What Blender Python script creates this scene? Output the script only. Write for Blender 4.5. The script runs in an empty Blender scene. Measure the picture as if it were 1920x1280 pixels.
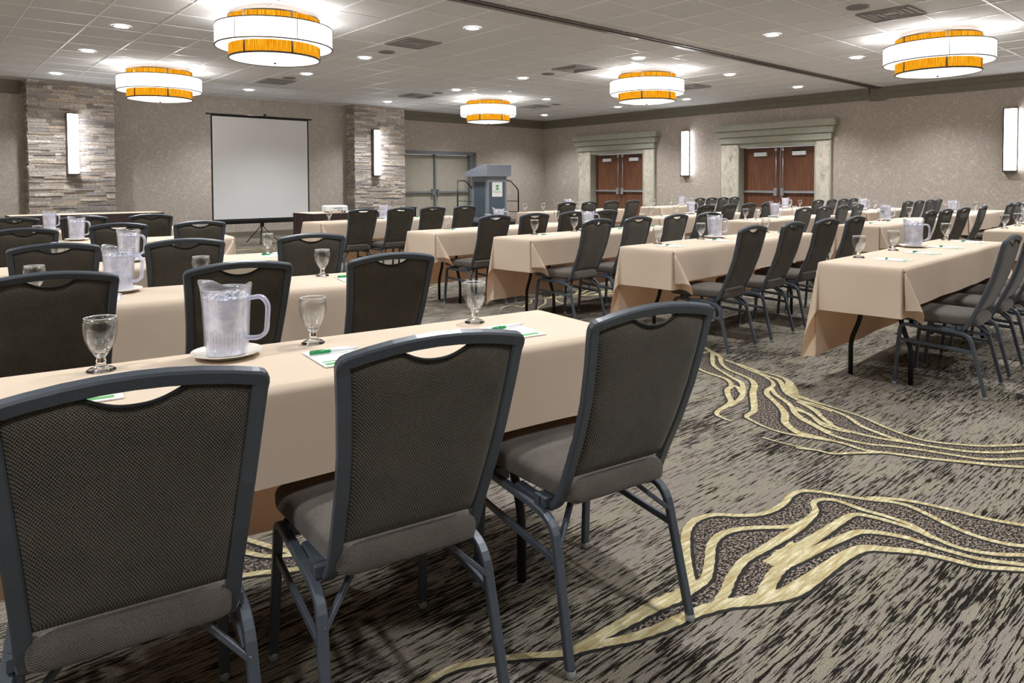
import bpy, math, random
from mathutils import Vector, Matrix
random.seed(7)
PI = math.pi
S = bpy.context.scene
C = S.collection

# ------------------------------------------------------------------ camera, world, exposure
FPX, V0 = 1312.85, 386.3
PITCH, ROLL, YAW = -0.03151, 0.00427, 0.85231
EYE, CEIL, YF, XR = 1.2467, 3.348, 17.065, 16.375
AR, AL = 0.0457, -0.1343
cF = Vector((math.cos(YAW)*math.cos(PITCH), math.sin(YAW)*math.cos(PITCH), math.sin(PITCH)))
cR = Vector((math.sin(YAW), -math.cos(YAW), 0)); cU = cR.cross(cF)
_c, _s = math.cos(ROLL), math.sin(ROLL)
cR, cU = cR*_c - cU*_s, cU*_c + cR*_s
cam_d = bpy.data.cameras.new('camera'); cam = bpy.data.objects.new('camera', cam_d); C.objects.link(cam)
M = Matrix((cR, cU, -cF)).transposed().to_4x4(); M.translation = Vector((0, 0, EYE)); cam.matrix_world = M
cam_d.sensor_width = 36; cam_d.lens = FPX*36/1920; cam_d.shift_y = -(640-V0)/1920; cam_d.clip_start = .05
S.camera = cam
W = bpy.data.worlds.new('world'); S.world = W; W.use_nodes = True
W.node_tree.nodes['Background'].inputs[0].default_value = (.8, .85, 1, 1)
W.node_tree.nodes['Background'].inputs[1].default_value = .3
S.view_settings.view_transform = 'Standard'; S.view_settings.look = 'None'
S.view_settings.gamma = 1; S.view_settings.use_curve_mapping = False
S.view_settings.exposure = 3.12
POINT_W, SPOT_W, SHADE_E, AMBER_E, SCONCE_E, LENS_E = 1.8, 41, .28, .19, 2.3, 4.0

def ray(u, v):
    return cF + cR*((u-960)/FPX) - cU*((v-V0)/FPX)
def atZ(u, v, z=0.):                     # photograph point -> place on the level z
    d = ray(u, v); k = (z-EYE)/d.z; return (k*d.x, k*d.y)
def atY(u, v, y):
    d = ray(u, v); k = y/d.y; return (k*d.x, EYE+k*d.z)
def atX(u, v, x):
    d = ray(u, v); k = x/d.x; return (k*d.y, EYE+k*d.z)

# ------------------------------------------------------------------ materials
def lin(c):
    return tuple(((x/255)/12.92 if x/255 <= .04045 else ((x/255+.055)/1.055)**2.4) for x in c)
class NT:
    def __init__(s, name):
        s.m = bpy.data.materials.new(name); s.m.use_nodes = True; s.t = s.m.node_tree; s.n = s.t.nodes
        s.b = s.n['Principled BSDF']; s.out = s.n['Material Output']
    def new(s, t, **k):
        n = s.n.new(t)
        for a, v in k.items(): setattr(n, a, v)
        return n
    def link(s, a, b): s.t.links.new(a, b)
    def set(s, n, i, v):
        if hasattr(v, 'links') or isinstance(v, bpy.types.NodeSocket): s.link(v, n.inputs[i])
        else: n.inputs[i].default_value = v
    def coord(s, scale=(1, 1, 1), kind='Object', rot=(0, 0, 0)):
        tc = s.new('ShaderNodeTexCoord'); mp = s.new('ShaderNodeMapping')
        mp.inputs['Scale'].default_value = scale; mp.inputs['Rotation'].default_value = rot
        s.link(tc.outputs[kind], mp.inputs[0]); return mp.outputs[0]
    def noise(s, vec, scale=5, detail=3, rough=.5, dist=0):
        n = s.new('ShaderNodeTexNoise'); n.inputs['Scale'].default_value = scale; n.inputs['Detail'].default_value = detail
        n.inputs['Roughness'].default_value = rough; n.inputs['Distortion'].default_value = dist
        s.link(vec, n.inputs['Vector']); return n.outputs['Fac']
    def ramp(s, fac, stops):
        r = s.new('ShaderNodeValToRGB'); e = r.color_ramp.elements
        while len(e) < len(stops): e.new(.5)
        for k, (p, c) in enumerate(stops):
            e[k].position = p; e[k].color = (*c, 1) if len(c) == 3 else c
        s.link(fac, r.inputs[0]); return r.outputs[0]
    def mix(s, f, a, b, mode='MIX'):
        n = s.new('ShaderNodeMix', data_type='RGBA', blend_type=mode)
        for i, v in ((0, f), (6, a), (7, b)):
            if isinstance(v, tuple): v = (*v, 1) if len(v) == 3 else v
            s.set(n, i, v)
        return n.outputs[2]
    def math(s, op, a, b=None, c=None):
        n = s.new('ShaderNodeMath', operation=op); s.set(n, 0, a)
        if b is not None: s.set(n, 1, b)
        if c is not None: s.set(n, 2, c)
        return n.outputs[0]
    def bump(s, h, strength=.3, dist=.002):
        n = s.new('ShaderNodeBump'); n.inputs['Strength'].default_value = strength; n.inputs['Distance'].default_value = dist
        s.link(h, n.inputs['Height']); s.link(n.outputs[0], s.b.inputs['Normal'])
    def col(s, v, rough=.6, metal=0., spec=None):
        if isinstance(v, tuple): s.b.inputs['Base Color'].default_value = (*v, 1)
        else: s.link(v, s.b.inputs['Base Color'])
        s.b.inputs['Roughness'].default_value = rough; s.b.inputs['Metallic'].default_value = metal
        if spec is not None: s.b.inputs['Specular IOR Level'].default_value = spec
        return s.m
def simple(name, rgb, rough=.6, metal=0., var=.06, scale=20, spec=None):
    t = NT(name); f = t.noise(t.coord(), scale, 3); a = lin(rgb)
    return t.col(t.ramp(f, [(.3, tuple(x*(1-var) for x in a)), (.7, tuple(min(1, x*(1+var)) for x in a))]), rough, metal, spec)

def m_carpet():
    t = NT('carpet'); v = t.coord((3.4, 60, 1)); v2 = t.coord((10, 165, 1)); v3 = t.coord()
    big = t.noise(v3, .9, 2); mid = t.noise(t.coord((1.4, 3.2, 1)), 1.6, 3)
    s1 = t.noise(v, 1.6, 3, .5); s2 = t.noise(v2, 1.6, 2, .5); fine = t.noise(t.coord((1, 1.6, 1)), 230, 2, .6)
    thr = t.math('ADD', t.math('MULTIPLY', t.math('ADD', t.math('MULTIPLY', big, .45), t.math('MULTIPLY', mid, .55)), .42), .327)
    k = t.math('ADD', t.math('MULTIPLY', s1, .54), t.math('MULTIPLY', s2, .46))
    d = t.math('SUBTRACT', k, thr)
    mask = t.ramp(t.math('ADD', t.math('MULTIPLY', d, 14.), .5), [(.22, (0, 0, 0)), (.62, (1, 1, 1))])
    base = t.mix(t.ramp(t.noise(t.coord((2.5, 9, 1)), 1.2, 3), [(.42, (0, 0, 0)), (.6, (1, 1, 1))]), lin((109, 101, 97)), lin((115, 110, 95)))
    base = t.mix(t.ramp(fine, [(.32, (0, 0, 0)), (.7, (1, 1, 1))]), t.mix(.5, base, lin((62, 56, 48))), t.mix(.28, base, lin((205, 196, 176))))
    dark = t.mix(t.ramp(fine, [(.55, (0, 0, 0)), (.8, (1, 1, 1))]), lin((21, 18, 15)), lin((78, 70, 58)))
    t.bump(fine, .5, .004)
    return t.col(t.mix(mask, base, dark), .95, spec=.1)
def m_fill():
    t = NT('carpet_speckled_field'); f = t.noise(t.coord((1, 1.7, 1)), 78, 3, .6); g = t.noise(t.coord(), 240, 2)
    c = t.ramp(f, [(.47, lin((16, 14, 12))), (.58, lin((142, 130, 120)))])
    t.bump(g, .5, .004)
    return t.col(t.mix(t.ramp(g, [(.35, (0, 0, 0)), (.7, (.5, .5, .5))]), c, lin((60, 54, 46))), .95, spec=.1)
def m_cream():
    t = NT('carpet_cream_line'); f = t.noise(t.coord((5, 45, 1)), 2, 3); g = t.noise(t.coord(), 260, 2)
    c = t.ramp(f, [(.36, lin((158, 136, 94))), (.5, lin((170, 163, 127))), (.66, lin((204, 194, 164)))])
    t.bump(g, .5, .004)
    return t.col(t.mix(t.ramp(g, [(.3, (.55, .55, .55)), (.6, (0, 0, 0))]), c, lin((128, 116, 82))), .95, spec=.1)
def m_wallpaper():
    t = NT('wallpaper'); v = t.coord()
    def contour(sc, w, dist):
        n = t.noise(v, sc, 1.2, .5, dist); return t.ramp(t.math('ABSOLUTE', t.math('SUBTRACT', n, .5)), [(w*.3, (1, 1, 1)), (w, (0, 0, 0))])
    line = t.mix(.5, contour(4.2, .03, 1.6), contour(7., .045, 2.2), 'ADD')
    fib = t.noise(t.coord((1, 1, .5)), 95, 2)
    c = t.mix(t.ramp(fib, [(.35, (0, 0, 0)), (.65, (1, 1, 1))]), lin((160, 149, 139)), lin((178, 167, 156)))
    t.bump(fib, .15, .002)
    return t.col(t.mix(t.math('MULTIPLY', line, .36), c, lin((212, 202, 188))), .5, spec=.4)
def m_ceiling():
    t = NT('ceiling_tile'); f = t.noise(t.coord(), 130, 3, .7); g = t.noise(t.coord(), 1.2, 2)
    c = t.mix(t.ramp(f, [(.3, (0, 0, 0)), (.55, (1, 1, 1))]), lin((190, 190, 190)), lin((218, 218, 219)))
    t.bump(f, .35, .003)
    return t.col(t.mix(t.math('MULTIPLY', g, .1), c, lin((170, 169, 168))), .9, spec=.1)
def m_wood(name, a, b, c):
    t = NT(name); f = t.noise(t.coord((16, 16, .7)), 2.2, 5, .6, .4); g = t.noise(t.coord((60, 60, 2)), 3, 2)
    col = t.ramp(f, [(.3, lin(a)), (.5, lin(b)), (.72, lin(c))])
    return t.col(t.mix(t.math('MULTIPLY', g, .25), col, lin(a)), .4, spec=.4)
def m_stone():
    t = NT('ledger_stone'); at = t.new('ShaderNodeAttribute', attribute_name='stone_colour')
    f = t.noise(t.coord((1, 1, 2.4)), 22, 5, .7); g = t.noise(t.coord(), 60, 4, .7)
    c = t.mix(t.ramp(f, [(.38, (0, 0, 0)), (.7, (.75, .75, .75))]), at.outputs[0], lin((98, 88, 80)))
    c = t.mix(t.ramp(g, [(.5, (0, 0, 0)), (.78, (.6, .6, .6))]), c, lin((232, 224, 214)))
    t.bump(g, .8, .02)
    return t.col(c, .85, spec=.25)
def m_marble():
    t = NT('veined_stone'); f = t.noise(t.coord((1, 1, .6)), 5, 6, .65, 1.6); g = t.noise(t.coord(), 14, 4, .6, 2.)
    c = t.ramp(f, [(.3, lin((150, 140, 124))), (.46, lin((196, 188, 172))), (.62, lin((214, 206, 192)))])
    return t.col(t.mix(t.ramp(g, [(.58, (0, 0, 0)), (.72, (.7, .7, .7))]), c, lin((118, 104, 84))), .35)
def m_fabric(name, dark, lite, k, thr=.55, bumpd=.0012):
    t = NT(name); tc = t.new('ShaderNodeTexCoord'); sp = t.new('ShaderNodeSeparateXYZ'); t.link(tc.outputs['Object'], sp.inputs[0])
    jit = t.noise(tc.outputs['Object'], 30, 2)
    a = t.math('SINE', t.math('MULTIPLY', sp.outputs[0], k))
    zz = t.math('ADD', sp.outputs[2], sp.outputs[1])
    b = t.math('SINE', t.math('ADD', t.math('MULTIPLY', zz, k), t.math('MULTIPLY', jit, 3.)))
    w = t.math('ADD', t.math('MULTIPLY', t.math('MULTIPLY', a, b), .5), .5)
    n = t.noise(tc.outputs['Object'], 420, 2, .6); big = t.noise(tc.outputs['Object'], 9, 3)
    h = t.math('ADD', t.math('MULTIPLY', w, .65), t.math('MULTIPLY', n, .5))
    f = t.math('ADD', h, t.math('MULTIPLY', t.math('SUBTRACT', big, .5), .25))
    c = t.ramp(f, [(thr-.2, lin(dark)), (thr+.22, lin(lite))])
    t.bump(w, .6, bumpd)
    t.b.inputs['Sheen Weight'].default_value = .15
    return t.col(c, .9, spec=.15)
def m_cloth():
    t = NT('tablecloth_linen'); f = t.noise(t.coord((1, 1, 1)), 3, 3); g = t.noise(t.coord((1, 1, 1)), 600, 1)
    c = t.ramp(f, [(.3, lin((209, 191, 170))), (.7, lin((216, 199, 179)))])
    t.col(c, .75, spec=.2); t.bump(g, .1, .0006)
    tr = t.new('ShaderNodeBsdfTranslucent'); tr.inputs[0].default_value = (*lin((228, 168, 116)), 1)
    mx = t.new('ShaderNodeMixShader'); mx.inputs[0].default_value = .16
    t.link(t.b.outputs[0], mx.inputs[1]); t.link(tr.outputs[0], mx.inputs[2]); t.link(mx.outputs[0], t.out.inputs[0])
    return t.m
def m_clear(name, tint, gloss=.12, rough=.04, solid=0.):
    t = NT(name); tp = t.new('ShaderNodeBsdfTransparent'); tp.inputs[0].default_value = (*tint, 1)
    gl = t.new('ShaderNodeBsdfGlossy'); gl.inputs[0].default_value = (1, 1, 1, 1); gl.inputs[1].default_value = rough
    lw = t.new('ShaderNodeLayerWeight'); lw.inputs[0].default_value = .35
    f = t.math('ADD', t.math('MULTIPLY', lw.outputs['Facing'], .4), gloss)
    mx = t.new('ShaderNodeMixShader'); t.link(f, mx.inputs[0]); t.link(tp.outputs[0], mx.inputs[1]); t.link(gl.outputs[0], mx.inputs[2])
    last = mx.outputs[0]
    if solid:
        df = t.new('ShaderNodeBsdfDiffuse'); df.inputs[0].default_value = (*tint, 1)
        m2 = t.new('ShaderNodeMixShader'); m2.inputs[0].default_value = solid
        t.link(last, m2.inputs[1]); t.link(df.outputs[0], m2.inputs[2]); last = m2.outputs[0]
    t.link(last, t.out.inputs[0]); return t.m
def m_glass():
    t = NT('solid_glass'); t.b.inputs['Transmission Weight'].default_value = 1; t.b.inputs['IOR'].default_value = 1.5
    return t.col((.97, .98, .99), .02)
def m_ice():
    t = NT('iced_water'); v = t.coord()
    f = t.noise(v, 42, 4, .6, .8); sp = t.new('ShaderNodeSeparateXYZ'); t.link(v, sp.inputs[0])
    low = t.ramp(t.math('ADD', sp.outputs[2], t.math('MULTIPLY', f, .03)), [(.055, (1, 1, 1)), (.095, (0, 0, 0))])
    band = t.ramp(sp.outputs[2], [(.02, (0, 0, 0)), (.05, (1, 1, 1))])
    top = t.ramp(t.math('ADD', sp.outputs[2], t.math('MULTIPLY', f, .03)), [(.165, (0, 0, 0)), (.185, (1, 1, 1))])
    rib = t.math('ADD', t.math('MULTIPLY', t.math('SINE', t.math('MULTIPLY', t.math('ARCTAN2', sp.outputs[1], sp.outputs[0]), 34)), .5), .5)
    c = t.ramp(f, [(.3, lin((206, 209, 226))), (.48, lin((236, 238, 248))), (.66, lin((252, 252, 255)))])
    g = t.mix(rib, lin((120, 124, 146)), lin((190, 194, 216)))
    c = t.mix(t.math('MULTIPLY', t.math('MULTIPLY', low, band), .8), c, g)
    tt = t.ramp(t.noise(v, 75, 3, .7), [(.42, lin((84, 86, 100))), (.55, lin((225, 228, 240)))])
    c = t.mix(t.math('MULTIPLY', top, .85), c, tt)
    t.b.inputs['Subsurface Weight'].default_value = 0
    t.bump(f, .5, .004); return t.col(c, .15, spec=.6)
def m_emit(name, rgb, strength, streak=None):
    t = NT(name); e = t.new('ShaderNodeEmission'); e.inputs[1].default_value = strength
    if streak:
        tc = t.new('ShaderNodeTexCoord'); sp = t.new('ShaderNodeSeparateXYZ'); t.link(tc.outputs['Object'], sp.inputs[0])
        ang = t.math('ARCTAN2', sp.outputs[1], sp.outputs[0]); cb = t.new('ShaderNodeCombineXYZ')
        t.link(t.math('MULTIPLY', ang, 40), cb.inputs[0]); t.link(t.math('MULTIPLY', sp.outputs[2], 3), cb.inputs[1])
        f = t.noise(cb.outputs[0], 1.3, 4, .65)
        t.link(t.ramp(f, streak), e.inputs[0])
    else: e.inputs[0].default_value = (*rgb, 1)
    t.link(e.outputs[0], t.out.inputs[0]); return t.m

MT = dict(
 carpet=m_carpet(), fill=m_fill(), cream=m_cream(), edge=simple('carpet_black_outline', (17, 15, 12), .95, scale=200, var=.4),
 wallpaper=m_wallpaper(), ceiling=m_ceiling(), tbar=simple('ceiling_grid_metal', (226, 226, 226), .45, .0, scale=3),
 seam=simple('dark_seam', (62, 60, 57), .8), track=simple('partition_track', (116, 112, 108), .35, .6), trim=simple('sage_grey_paint', (166, 167, 152), .5, scale=6),
 crown=simple('olive_grey_paint', (112, 106, 92), .5, scale=6), wood=m_wood('walnut_veneer', (84, 52, 36), (114, 74, 52), (138, 94, 68)),
 stone=m_stone(), marble=m_marble(), firedoor=simple('greige_door_paint', (158, 153, 140), .45, scale=4),
 firetrim=simple('blue_grey_steel', (112, 116, 118), .4, .2), steel=simple('brushed_steel', (196, 198, 202), .3, .85), dark=simple('black_metal', (18, 19, 20), .4, .2),
 tableleg=simple('black_tube', (12, 12, 13), .5, .1), frame=simple('slate_powder_coat', (69, 76, 84), .36, .1, scale=160, var=.08),
 glide=simple('clear_grey_glide', (150, 152, 154), .25, .3), back=m_fabric('charcoal_weave', (15, 14, 12), (112, 106, 94), 2*PI/.0056, .59),
 seat=m_fabric('grey_brown_weave', (32, 29, 27), (118, 110, 102), 2*PI/.0046, .56), piping=simple('black_piping', (20, 19, 17), .8),
 cloth=m_cloth(), ply=m_wood('plywood_top', (150, 118, 80), (170, 138, 98), (184, 152, 112)),
 glass=m_clear('thin_clear_glass', (.97, .98, .98), .03, .1), solidglass=m_glass(), pitcher=m_clear('clear_blue_plastic', (.965, .97, 1.), .05, .06, .10), handle=m_clear('clear_blue_plastic_handle', (.86, .88, 1.), .12, .1, .3), ice=m_ice(),
 china=simple('cream_china', (226, 220, 208), .25), paper=simple('white_paper', (232, 232, 228), .7, var=.02), green=simple('green_plastic', (22, 138, 72), .35),
 printgreen=simple('green_ink', (92, 158, 96), .7), pen=simple('white_plastic', (222, 224, 230), .3, var=.02),
 screen=simple('matte_screen', (228, 230, 232), .9, var=.015, scale=2), screenback=simple('black_border', (14, 14, 16), .6), skirt=simple('dark_aubergine_skirt', (52, 36, 34), .8, scale=30, var=.25),
 lectern=simple('grey_laminate', (128, 134, 144), .45), lectern_dark=simple('slate_panel', (72, 86, 98), .5), black=simple('black_cloth', (14, 15, 20), .8),
 shade=m_emit('lit_white_fabric', (1, .97, .93), SHADE_E), diffuser=m_emit('lit_diffuser', (1, .975, .94), SHADE_E*.95),
 amber=m_emit('lit_amber_wood_veneer', (1, .5, .05), AMBER_E*.62, [(.3, lin((186, 92, 8))), (.47, lin((240, 150, 16))), (.56, lin((252, 178, 30))), (.68, lin((255, 222, 96)))]),
 bronze=simple('dark_bronze', (84, 74, 62), .45, .5), lens=m_emit('lit_lens', (1, .97, .94), LENS_E), sconce=m_emit('lit_acrylic', (.93, .94, 1.), SCONCE_E),
 whiteplastic=simple('white_plastic_case', (224, 228, 230), .35, var=.02), grille=simple('grey_grille', (104, 102, 100), .7), vent=simple('vent_metal', (150, 149, 147), .6),
)

# ------------------------------------------------------------------ mesh helpers
class MB:
    def __init__(s): s.v = []; s.f = []; s.mi = []; s.sm = []
    def add(s, vs, fs, mi=0, smooth=False):
        o = len(s.v); s.v += [tuple(p) for p in vs]
        for f in fs: s.f.append([o+i for i in f]); s.mi.append(mi); s.sm.append(smooth)
        return s
    def box(s, x0, x1, y0, y1, z0, z1, mi=0, bev=0.):
        if bev:
            b = min(bev, (x1-x0)/2.1, (y1-y0)/2.1, (z1-z0)/2.1); vs = []; fs = []
            def ring(ins, z):
                o = len(vs); X0, X1, Y0, Y1 = x0+ins, x1-ins, y0+ins, y1-ins; c = b
                vs.extend([(X0+c, Y0, z), (X1-c, Y0, z), (X1, Y0+c, z), (X1, Y1-c, z), (X1-c, Y1, z), (X0+c, Y1, z), (X0, Y1-c, z), (X0, Y0+c, z)]); return o
            r = [ring(b, z0), ring(0, z0+b), ring(0, z1-b), ring(b, z1)]
            for a, c2 in zip(r, r[1:]):
                for i in range(8): j = (i+1) % 8; fs.append([a+i, a+j, c2+j, c2+i])
            fs.append([r[0]+i for i in reversed(range(8))]); fs.append([r[3]+i for i in range(8)])
            return s.add(vs, fs, mi)
        v = [(x0, y0, z0), (x1, y0, z0), (x1, y1, z0), (x0, y1, z0), (x0, y0, z1), (x1, y0, z1), (x1, y1, z1), (x0, y1, z1)]
        return s.add(v, [[3, 2, 1, 0], [4, 5, 6, 7], [0, 1, 5, 4], [1, 2, 6, 5], [2, 3, 7, 6], [3, 0, 4, 7]], mi)
    def lathe(s, prof, n=32, mi=0, cx=0, cy=0, cap0=False, cap1=False, smooth=True):
        vs = [(cx+r*math.cos(2*PI*i/n), cy+r*math.sin(2*PI*i/n), z) for r, z in prof for i in range(n)]
        fs = [[k*n+i, k*n+(i+1) % n, (k+1)*n+(i+1) % n, (k+1)*n+i] for k in range(len(prof)-1) for i in range(n)]
        if cap0: fs.append(list(reversed(range(n))))
        if cap1: fs.append([(len(prof)-1)*n+i for i in range(n)])
        return s.add(vs, fs, mi, smooth)
    def sweep(s, path, prof, n0=(1, 0, 0), mi=0, smooth=True, closed=False, cap=True):
        P = [Vector(p) for p in path]; m = len(prof); vs = []; fs = []; n = None; N = len(P)
        for k in range(N):
            a = P[k]-P[k-1] if (k or closed) else P[1]-P[0]
            b = P[(k+1) % N]-P[k] if (k < N-1 or closed) else a
            t = (a.normalized()+b.normalized()); t = t.normalized() if t.length > 1e-6 else b.normalized()
            n = Vector(n0) if n is None else n
            n = (n-t*n.dot(t)).normalized(); bb = t.cross(n)
            for (x, y) in prof: vs.append(P[k]+n*x+bb*y)
        R = N if closed else N-1
        for k in range(R):
            for i in range(m):
                j = (i+1) % m; k2 = (k+1) % N; fs.append([k*m+i, k*m+j, k2*m+j, k2*m+i])
        if cap and not closed: fs += [list(reversed(range(m))), [(N-1)*m+i for i in range(m)]]
        return s.add(vs, fs, mi, smooth)
    def build(s, name, mats, parent=None, loc=None):
        me = bpy.data.meshes.new(name); me.from_pydata(s.v, [], s.f)
        for m in (mats if isinstance(mats, (list, tuple)) else [mats]): me.materials.append(MT[m] if isinstance(m, str) else m)
        me.polygons.foreach_set('material_index', s.mi); me.polygons.foreach_set('use_smooth', s.sm); me.update()
        o = bpy.data.objects.new(name, me); C.objects.link(o)
        if parent: o.parent = parent
        if loc: o.location = loc
        return o
def circ(r, n=10): return [(r*math.cos(2*PI*i/n), r*math.sin(2*PI*i/n)) for i in range(n)]
def rrect(w, h, r=.003):
    w, h = w/2, h/2
    return [(-w+r, -h), (w-r, -h), (w, -h+r), (w, h-r), (w-r, h), (-w+r, h), (-w, h-r), (-w, -h+r)]
def bezier_corner(pts, r, n=5):
    P = [Vector(p) for p in pts]; out = [P[0]]
    for i in range(1, len(P)-1):
        a = (P[i-1]-P[i]); b = (P[i+1]-P[i]); d = min(r, a.length*.48, b.length*.48)
        p0 = P[i]+a.normalized()*d; p1 = P[i]+b.normalized()*d
        for k in range(n+1):
            t = k/n; out.append(p0*(1-t)**2+P[i]*2*t*(1-t)+p1*t*t)
    return out+[P[-1]]
def spline(pts, n=6):
    P = [Vector(p) for p in pts]; out = []
    for i in range(len(P)-1):
        p0, p1, p2, p3 = P[max(0, i-1)], P[i], P[i+1], P[min(len(P)-1, i+2)]
        for k in range(n):
            t = k/n; out.append(.5*((2*p1)+(p2-p0)*t+(2*p0-5*p1+4*p2-p3)*t*t+(3*p1-p0-3*p2+p3)*t**3))
    return out+[P[-1]]
def thing(name, label, cat, loc=(0, 0, 0), rz=0., group=None):
    o = bpy.data.objects.new(name, None); C.objects.link(o); o.empty_display_size = .1
    o.location = loc; o.rotation_euler = (0, 0, rz); tag(o, label, cat, group); return o
def tag(o, label, cat, group=None):
    o['label'] = label; o['category'] = cat
    if group: o['group'] = group
    return o
def struct(o): o['kind'] = 'structure'; return o
def kids(o): return list(o.children)
def dup(root, loc, rz, label, group=None):
    r = root.copy(); C.objects.link(r); r.location = loc; r.rotation_euler = (0, 0, rz); r['label'] = label
    if group: r['group'] = group
    for ch in kids(root):
        c = ch.copy(); C.objects.link(c); c.parent = r
        for g in kids(ch):
            d = g.copy(); C.objects.link(d); d.parent = c
    return r
_first = {}
def place(key, maker, loc, rz, label, group=None):
    if key not in _first:
        o = maker(label, group); o.location = loc; o.rotation_euler = (0, 0, rz); _first[key] = o; return o
    return dup(_first[key], loc, rz, label, group)

# ------------------------------------------------------------------ carpet floor (its woven line pattern lies in the same mesh)
X0, X1, Y0, Y1 = -7., XR, -7., YF
fl = MB(); fl.add([(X0, Y0, 0), (X1, Y0, 0), (X1, Y1, 0), (X0, Y1, 0)], [[0, 1, 2, 3]], 0)
_z = [0.0012]
def ribbon(P, w, mi, z, off=0.):
    Q = [p.copy() for p in spline([(x, y, 0) for x, y in P], 7)]; L = []; n = len(Q)
    seed = random.random()*50
    for k, p in enumerate(Q):
        t = (Q[min(n-1, k+1)]-Q[max(0, k-1)]); t.normalize(); nn = Vector((-t.y, t.x, 0))
        f = k/(n-1)*(len(w)-1); i = min(int(f), len(w)-2) if len(w) > 1 else 0
        ww = w[0] if len(w) == 1 else w[i]+(w[i+1]-w[i])*(f-i)
        ww *= .5*(1+.05*math.sin(k*1.9+seed)+.03*math.sin(k*4.3+seed))
        L.append((p+nn*(ww+off), p-nn*(ww-off)))
    vs = []; fs = []
    for a, b in L: vs += [(a.x, a.y, z), (b.x, b.y, z)]
    for k in range(n-1): fs.append([2*k, 2*k+1, 2*k+3, 2*k+2])
    fl.add(vs, fs, mi)
def c1(x, y): return atZ(1000+x/2, 640+y/2)
def c2(x, y): return atZ(1240+x/5.82, 640+y/5.82)
def c3(x, y): return atZ(1500+x/4.571, 680+y/4.571)
def c4(x, y): return atZ(420+x/4, 960+y/4)
def c5(x, y): return atZ(780+x/4.174, 480+y/4.174)
G1 = [([(-420, 1290), (-300, 1225), (-120, 1190), (0, 1178), (90, 1172), (160, 1155), (260, 1100), (360, 1045), (470, 985), (560, 945), (620, 900)], [.03, .03, .035, .05, .06, .08, .06]),
 ([(590, 905), (575, 830), (570, 760), (577, 705), (612, 668), (680, 650), (760, 653), (840, 650), (900, 632), (942, 605), (962, 580), (1000, 562), (1060, 563), (1150, 577), (1250, 592), (1330, 600)], [.05, .05, .045, .035, .03, .04, .03, .03, .03]),
 ([(1250, 588), (1310, 588), (1420, 600), (1560, 630), (1700, 665), (1840, 690), (2100, 735)], [.03]),
 ([(1290, 592), (1400, 615), (1480, 650), (1560, 690), (1660, 730), (1760, 757), (1840, 768), (2100, 795)], [.03]),
 ([(600, 925), (645, 890), (660, 830), (668, 765), (700, 727), (760, 706), (850, 698), (930, 697), (990, 690)], [.05, .05, .04, .035]),
 ([(970, 705), (1010, 680), (1045, 655), (1058, 632), (1050, 606), (1080, 593), (1140, 598), (1230, 630), (1320, 655), (1420, 690), (1500, 735), (1600, 775), (1720, 797), (1840, 802), (2100, 812)], [.05, .035, .03, .028, .03]),
 ([(690, 985), (722, 935), (745, 880), (790, 822), (860, 780), (930, 738), (1000, 695), (1050, 650)], [.05, .05, .045, .06, .03]),
 ([(930, 800), (1000, 772), (1080, 722), (1150, 676), (1200, 650), (1260, 656), (1340, 677), (1420, 702), (1500, 738)], [.09, .06, .04, .03, .03]),
 ([(860, 960), (900, 880), (940, 840), (1000, 812), (1080, 772), (1160, 737), (1220, 715), (1300, 718), (1400, 737), (1480, 762), (1560, 787), (1680, 817), (1840, 838), (2100, 870)], [.07, .06, .045, .035, .03]),
 ([(160, 1158), (280, 1130), (380, 1108), (480, 1073), (600, 1020), (720, 985), (830, 972), (950, 945), (1030, 900), (1100, 850), (1170, 803), (1240, 776), (1330, 780), (1450, 792), (1560, 817), (1680, 846), (1840, 857), (2100, 890)], [.03, .05, .06, .07, .09, .07, .06, .045, .03, .03]),
 ([(895, 840), (1000, 765)], [.10, .10]),
 ([(770, 970), (850, 965), (900, 940)], [.04, .08, .06])]
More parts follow.
